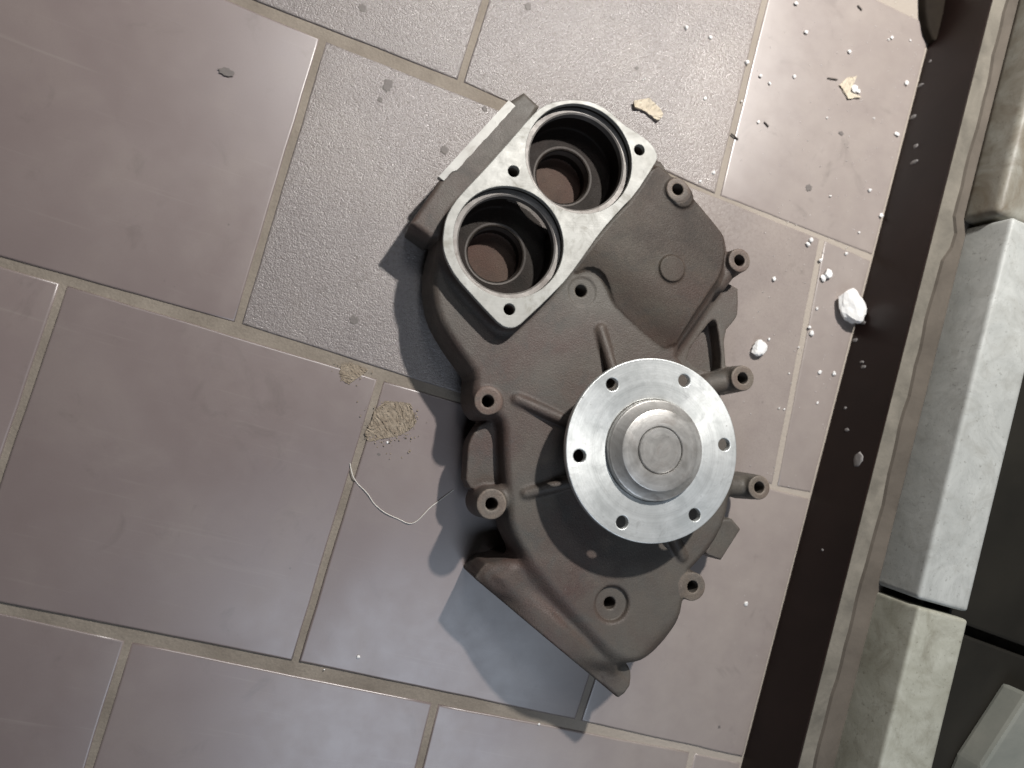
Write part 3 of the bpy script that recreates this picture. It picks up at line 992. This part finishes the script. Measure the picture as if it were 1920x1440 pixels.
# bright machined edge of the inlet flange
e0, e1 = LP([(957, 191), (826, 334)], 43)
ed = (e1 - e0) / np.hypot(*(e1 - e0))
en = np.array([-ed[1], ed[0]])
if en[0] > 0: en = -en
bm = bmesh.new()
n = 26
prev = None
for i in range(n + 1):
    t = i / n
    c = e0 * (1 - t) + e1 * t
    wv = 4.3 - (1.6 if t > 0.86 else 0) + rnd.uniform(-.25, .25)
    a, b = c - en * 0.9, c - en * (0.9 + wv)
    row = [bm.verts.new((x * .001, y * .001, z * .001)) for x, y, z in
           ((a[0] + en[0] * 2.9, a[1] + en[1] * 2.9, 38.0), (a[0] + en[0] * 2.4, a[1] + en[1] * 2.4, 43.0), (b[0] + en[0] * 1.0, b[1] + en[1] * 1.0, 43.7), (b[0] + en[0], b[1] + en[1], 41.0), (a[0], a[1], 38.0))]
    if prev:
        for k in range(5):
            bm.faces.new((prev[k], prev[(k + 1) % 5], row[(k + 1) % 5], row[k]))
    else:
        bm.faces.new(row)
    prev = row
bm.faces.new(prev)
o = from_bm('machined_edge', bm, STRIPM, pump, True)
o.data.set_sharp_from_angle(angle=math.radians(30))

# pulley flange with six bolt holes
RFL = np.hypot(*(L(1226, 670, ZF) - L(1226, 1018, ZF))) / 2
BH = [L(1153, 717, ZF), L(1289, 711, ZF), L(1366, 831, ZF), L(1312, 962, ZF), L(1175, 972, ZF), L(1095, 848, ZF)]
hr = float(np.mean([np.hypot(*(h - AXC)) for h in BH]))
a0 = float(np.mean([((math.atan2(*(h - AXC)[::-1]) - math.radians(120 - 60 * i) + math.pi) % (2 * math.pi)) - math.pi for i, h in enumerate(BH)]))
BH = [AXC + hr * np.array([math.cos(a0 + math.radians(120 - 60 * i)), math.sin(a0 + math.radians(120 - 60 * i))]) for i in range(6)]
flange = plate('pulley_flange', [ring(AXC, RFL, 160), ring(AXC, 31.9, 96)] + [ring(c, 4.0, 40) for c in BH], ZF - 4.8, ZF, 0.6, STEEL, pump)
HT = ZF + 9.6
hub = lathe('hub', [(30.4, ZF - 7), (32.4, ZF - 1.1), (31.7, ZF - 1.1), (31.4, ZF + 0.4), (31.2, ZF + 3.2), (30.6, ZF + 4.0), (29.9, ZF + 4.3), (25.4, HT - 0.9), (24.8, HT - 0.3),
                    (24.0, HT), (15.0, HT), (14.6, HT - 0.5), (14.6, HT - 2.5), (0, HT - 2.5)], AXC, HUBM, pump, sharp=22)
lathe('shaft_end', [(14.0, HT - 4), (14.0, HT - 0.4), (13.4, HT + 0.2), (0, HT + 0.3)], AXC, HUBM, pump)
lathe('hub_neck', [(26, ZF - 14), (26, ZF - 6.0), (33, ZF - 4.9), (33, ZF - 4.7), (24, ZF - 4.7)], AXC, RINGM, pump)

# ------------------------------------------------------------------ plaster chunks, crumbs, flakes, thread
def rock(name, px, py, a, b, h, ang, mat, seed, sub_=3, amp=0.28, z=0.0):
    r2 = random.Random(seed)
    bm = bmesh.new()
    bmesh.ops.create_icosphere(bm, subdivisions=sub_, radius=1.0)
    dirs = [Vector((r2.gauss(0, 1), r2.gauss(0, 1), r2.gauss(0, 1))).normalized() for _ in range(9)]
    lim = [r2.uniform(0.55, 0.92) for _ in dirs]
    for v in bm.verts:
        n_ = v.co.normalized()
        k = 1.0
        for d, l in zip(dirs, lim):
            q = n_.dot(d)
            if q > 0.01: k = min(k, l / q)
        k *= 1 + r2.uniform(-.05, .05) * amp * 3
        v.co = n_ * k
    zmin = min(v.co.z for v in bm.verts)
    for v in bm.verts:
        v.co = Vector((v.co.x * a * .001, v.co.y * b * .001, (v.co.z - zmin) * h * .0006))
    o = from_bm(name, bm, mat, None, False)
    p = at(px, py, z)
    o.location = (p[0], p[1], z + 0.0001)
    o.rotation_euler = (0, 0, ang)
    return o

tag(rock('plaster_chunk', 1587, 578, 11.0, 16.5, 11, 0.62, PLASTER, 11), 'large white plaster chunk lying against the dark skirting', 'plaster chunk')
tag(rock('plaster_chunk', 1419, 652, 6.0, 7.0, 6, -0.6, PLASTER, 5), 'medium white plaster lump on the tiles right of the pump boss', 'plaster chunk')
tag(rock('plaster_chunk', 1549, 513, 3.8, 4.2, 4, 0.3, PLASTER, 8), 'small white plaster lump above the large chunk', 'plaster chunk')
crumbs = [(1491, 7, 1.7), (1286, 53, 1.8), (1331, 71, 1.6), (1510, 61, 1.9), (1399, 117, 2.0), (1425, 143, 1.5), (1488, 144, 1.5), (1442, 157, 1.3),
    (1591, 97, 1.8), (1671, 71, 1.6), (1698, 156, 2.0), (1600, 168, 2.6), (1608, 172, 1.7), (1421, 229, 1.3), (1321, 185, 1.3), (1312, 340, 1.2), (1337, 324, 1.5),
    (1550, 221, 1.0), (1680, 252, 1.9), (1629, 357, 1.8), (1556, 368, 1.2), (1651, 405, 1.9), (1610, 436, 1.0), (1519, 450, 2.2), (1513, 458, 1.8),
    (1585, 476, 1.4), (1537, 488, 1.9), (1541, 522, 2.4), (1450, 523, 1.6), (1531, 579, 1.2), (1516, 614, 1.7), (1520, 624, 2.3), (1441, 636, 1.2),
    (1536, 698, 1.6), (1562, 700, 1.6), (1497, 651, 0.8), (1460, 765, 0.9), (1470, 767, 0.7), (1532, 755, 1.0), (1398, 1131, 1.7), (1459, 1202, 0.8),
    (1390, 190, 0.9), (1665, 75, 1.0), (1706, 76, 0.9), (1638, 222, 0.7), (1479, 700, 0.7), (1205, 150, 0.7), (1209, 148, 0.7), (726, 829, 0.9), (1010, 1357, 0.9),
    (672, 1231, 1.3), (608, 1255, 0.6)]
for i, (px, py, r) in enumerate(crumbs):
    o = rock('plaster_crumb', px, py, r * rnd.uniform(.8, 1.25), r * rnd.uniform(.8, 1.25), r * 1.1, rnd.uniform(0, 3), PLASTER, 40 + i, 2)
    tag(o, 'tiny white plaster crumb scattered on the tiles', 'plaster crumb', 'plaster crumbs on the tiles')

def flake(name, poly, z, h, mat, curl=0.0, seed=1, div=3, amp=0.0006):
    """irregular flat flake with thickness, uneven top and a slightly lifted rim"""
    r2 = random.Random(seed)
    P = np.array([at(x, y)[:2] for x, y in poly])
    c = P.mean(0)
    bm = bmesh.new()
    vs = [bm.verts.new((p[0] - c[0], p[1] - c[1], 0)) for p in P]
    bm.faces.new(vs)
    bmesh.ops.triangulate(bm, faces=bm.faces)
    bmesh.ops.subdivide_edges(bm, edges=bm.edges, cuts=div, use_grid_fill=True)
    rad = max(np.hypot(*(p - c)) for p in P)
    top = [v for v in bm.verts]
    ex = bmesh.ops.extrude_face_region(bm, geom=list(bm.faces))
    up = [v for v in ex['geom'] if isinstance(v, bmesh.types.BMVert)]
    for v in up:
        rr = (v.co.x ** 2 + v.co.y ** 2) ** .5 / rad
        v.co.z = h + curl * rr * rr + r2.uniform(-amp, amp)
    for v in top:
        rr = (v.co.x ** 2 + v.co.y ** 2) ** .5 / rad
        v.co.z = curl * rr * rr * .8
    for v in bm.verts:
        v.co.x += r2.uniform(-.0003, .0003); v.co.y += r2.uniform(-.0003, .0003)
    o = from_bm(name, bm, mat, None, False)
    o.location = (c[0], c[1], z)
    return o
tag(flake('mortar_flake', [(1185, 193), (1196, 189), (1214, 186), (1221, 192), (1230, 200), (1240, 215), (1237, 224), (1229, 228), (1220, 220), (1208, 211), (1200, 207), (1187, 204)],
          0.0008, 0.0012, FLAKE, 0.0018, 3), 'thin curled beige mortar flake on the rough tile above the bores', 'flake')
tag(flake('mortar_patch', [(722, 752), (740, 753), (758, 755), (770, 757), (774, 770), (781, 790), (776, 800), (762, 810), (745, 818), (720, 822), (690, 830), (684, 812), (694, 795), (702, 770)],
          0.0003, 0.0006, MORTAR, -0.0004, 4, 8, 0.0004), 'crumbled yellowish mortar patch on the broken tile beside the pump shadow', 'mortar patch')
tag(flake('mortar_patch', [(640, 684), (655, 682), (672, 686), (690, 694), (680, 703), (668, 710), (654, 721), (640, 712), (636, 700)],
          0.0003, 0.0005, MORTAR, -0.0003, 5, 6, 0.0003), 'small mortar patch filling a chipped tile edge at the grout line', 'mortar patch')
tag(flake('mortar_flake', [(1572, 160), (1588, 146), (1604, 144), (1600, 156), (1592, 172), (1612, 184), (1588, 186), (1578, 168)],
          0.0004, 0.0006, FLAKE, 0.0008, 6), 'pale torn flake among the crumbs near the upper right', 'flake')

def cord(name, P, r, mat, bend=True):
    cu = bpy.data.curves.new(name, 'CURVE')
    cu.dimensions = '3D'
    sp = cu.splines.new('NURBS')
    sp.points.add(len(P) - 1)
    for p, q in zip(sp.points, P):
        p.co = (*q, 1)
    sp.use_endpoint_u = True
    sp.order_u = 3
    cu.bevel_depth = r
    cu.bevel_resolution = 2
    tmp = bpy.data.objects.new('tmp', cu)
    COL.objects.link(tmp)
    me = bpy.data.meshes.new_from_object(tmp)
    bpy.data.objects.remove(tmp)
    return link(name, me, mat)
tag(cord('thread', [(*at(x, y)[:2], 0.0007 + 0.0006 * (i % 2)) for i, (x, y) in enumerate([(656, 868), (659, 888), (668, 905), (690, 925), (700, 944), (722, 962), (748, 973), (765, 982), (780, 979), (794, 964), (806, 951), (832, 932), (850, 918)])], 0.00036, THREAD),
    'thin pale thread curling on the tile left of the pump', 'thread')
splinters = [((1370, 251), (1383, 262), 0.0006, 'short dark splinter on the pale tile right of the bores'),
             ((1607, 11), (1615, 20), 0.0006, 'dark splinter at the top edge among the crumbs'),
             ((1551, 147), (1569, 150), 0.0006, 'thin dark splinter left of the torn flake'),
             ((1432, 229), (1440, 238), 0.0006, 'dark sliver beside a crumb right of the flake')]
for p, q, r, lab in splinters:
    a, b = at(*p), at(*q)
    tag(cord('splinter', [(a[0], a[1], r), ((a[0] + b[0]) / 2, (a[1] + b[1]) / 2, r * 1.4), (b[0], b[1], r)], r, DIRT), lab, 'splinter')
drip_labels = ['largest dark dried drip on the rough tile above left of the pump', 'small dried drip just below the largest one on the rough tile',
    'round dried drip beside the bright edge of the inlet flange', 'small dried drip near the top corner of the inlet flange',
    'dried drip at the top edge above the bores', 'broad dried drip at the top edge by the grout line', 'lone grey smudge on the smooth tile in the upper left',
    'tiny dark drip left of the beige flake', 'dried drip on the pale tile right of the bores', 'soft grey drip mark right of the upper mounting boss',
    'brownish drip mark left of the pump near the grout line', 'tiny drip below the crumbled mortar patch', 'tiny dark drip near the bottom edge right of the pump',
    'tiny dark drip right of the lowest mounting boss']
drips = [(727, 160, 9, 12), (713, 187, 5, 5), (833, 281, 7, 8), (909, 204, 5, 5), (990, 12, 6, 7), (680, 15, 9, 7), (425, 136, 13, 8), (1194, 128, 4, 4), (1577, 250, 6, 4),
         (1516, 352, 8, 7), (664, 600, 8, 8), (710, 852, 4, 3), (1348, 1363, 4, 4), (1410, 1147, 3, 3)]
for i, (px, py, a, b) in enumerate(drips):
    bm = bmesh.new()
    n = 18
    k = [1 + rnd.uniform(-.22, .22) for _ in range(n)]
    top = [bm.verts.new((a * .00036 * k[j] * math.cos(j * 2 * math.pi / n), b * .00036 * k[j] * math.sin(j * 2 * math.pi / n), 0)) for j in range(n)]
    f = bm.faces.new(top)
    ex = bmesh.ops.extrude_face_region(bm, geom=[f])
    for v in ex['geom']:
        if isinstance(v, bmesh.types.BMVert):
            v.co = Vector((v.co.x * .8, v.co.y * .8, 0.0001))
    o = from_bm('dried_drip', bm, DRIP, None, False)
    p = at(px, py)
    o.location = (p[0], p[1], 0.0011 if i == 6 else 0.0004)
    tag(o, drip_labels[i], 'drip', 'dried drips on the tiles')

# fine plaster dust too small to count
bm = bmesh.new()
for i in range(420):
    x = 0.536 - abs(rnd.gauss(0, 0.075)); y = rnd.uniform(-0.33, 0.21) if rnd.random() < .4 else rnd.uniform(-0.12, 0.21)
    r = rnd.uniform(0.00015, 0.00042)
    vs = [bm.verts.new((x + r * math.cos(a + i) * rnd.uniform(.6, 1.3), y + r * math.sin(a + i) * rnd.uniform(.6, 1.3), 0.0004)) for a in (0, 1.57, 3.14, 4.71)]
    t_ = bm.verts.new((x, y, 0.0004 + r * 1.1))
    for k in range(4):
        bm.faces.new((vs[k], vs[(k + 1) % 4], t_))
tag(from_bm('plaster_dust', bm, PLASTER, None, False), 'fine white plaster dust specks strewn over the tiles near the skirting', 'dust', kind='stuff')

# loose grains round the broken mortar
bm = bmesh.new()
for i in range(170):
    if i < 130: px, py = rnd.gauss(735, 30), rnd.gauss(800, 24)
    else: px, py = rnd.gauss(660, 16), rnd.gauss(700, 10)
    p = at(px, py)
    r = rnd.uniform(0.0002, 0.0007)
    m_ = Matrix.Translation((p[0], p[1], 0.0004 + r * 0.3 + (0.0005 if i < 60 else 0))) @ Matrix.Rotation(rnd.uniform(0, 3), 4, 'Z') @ Matrix.Diagonal((r, r * rnd.uniform(.6, 1.2), r * .6, 1))
    q = bmesh.ops.create_icosphere(bm, subdivisions=1, radius=1.0, matrix=m_)
    for v in q['verts']:
        v.co.x += rnd.uniform(-.25, .25) * r; v.co.y += rnd.uniform(-.25, .25) * r
tag(from_bm('mortar_grains', bm, MORTAR, None, False), 'loose sandy mortar grains around the broken tile left of the pump', 'mortar grains', kind='stuff')
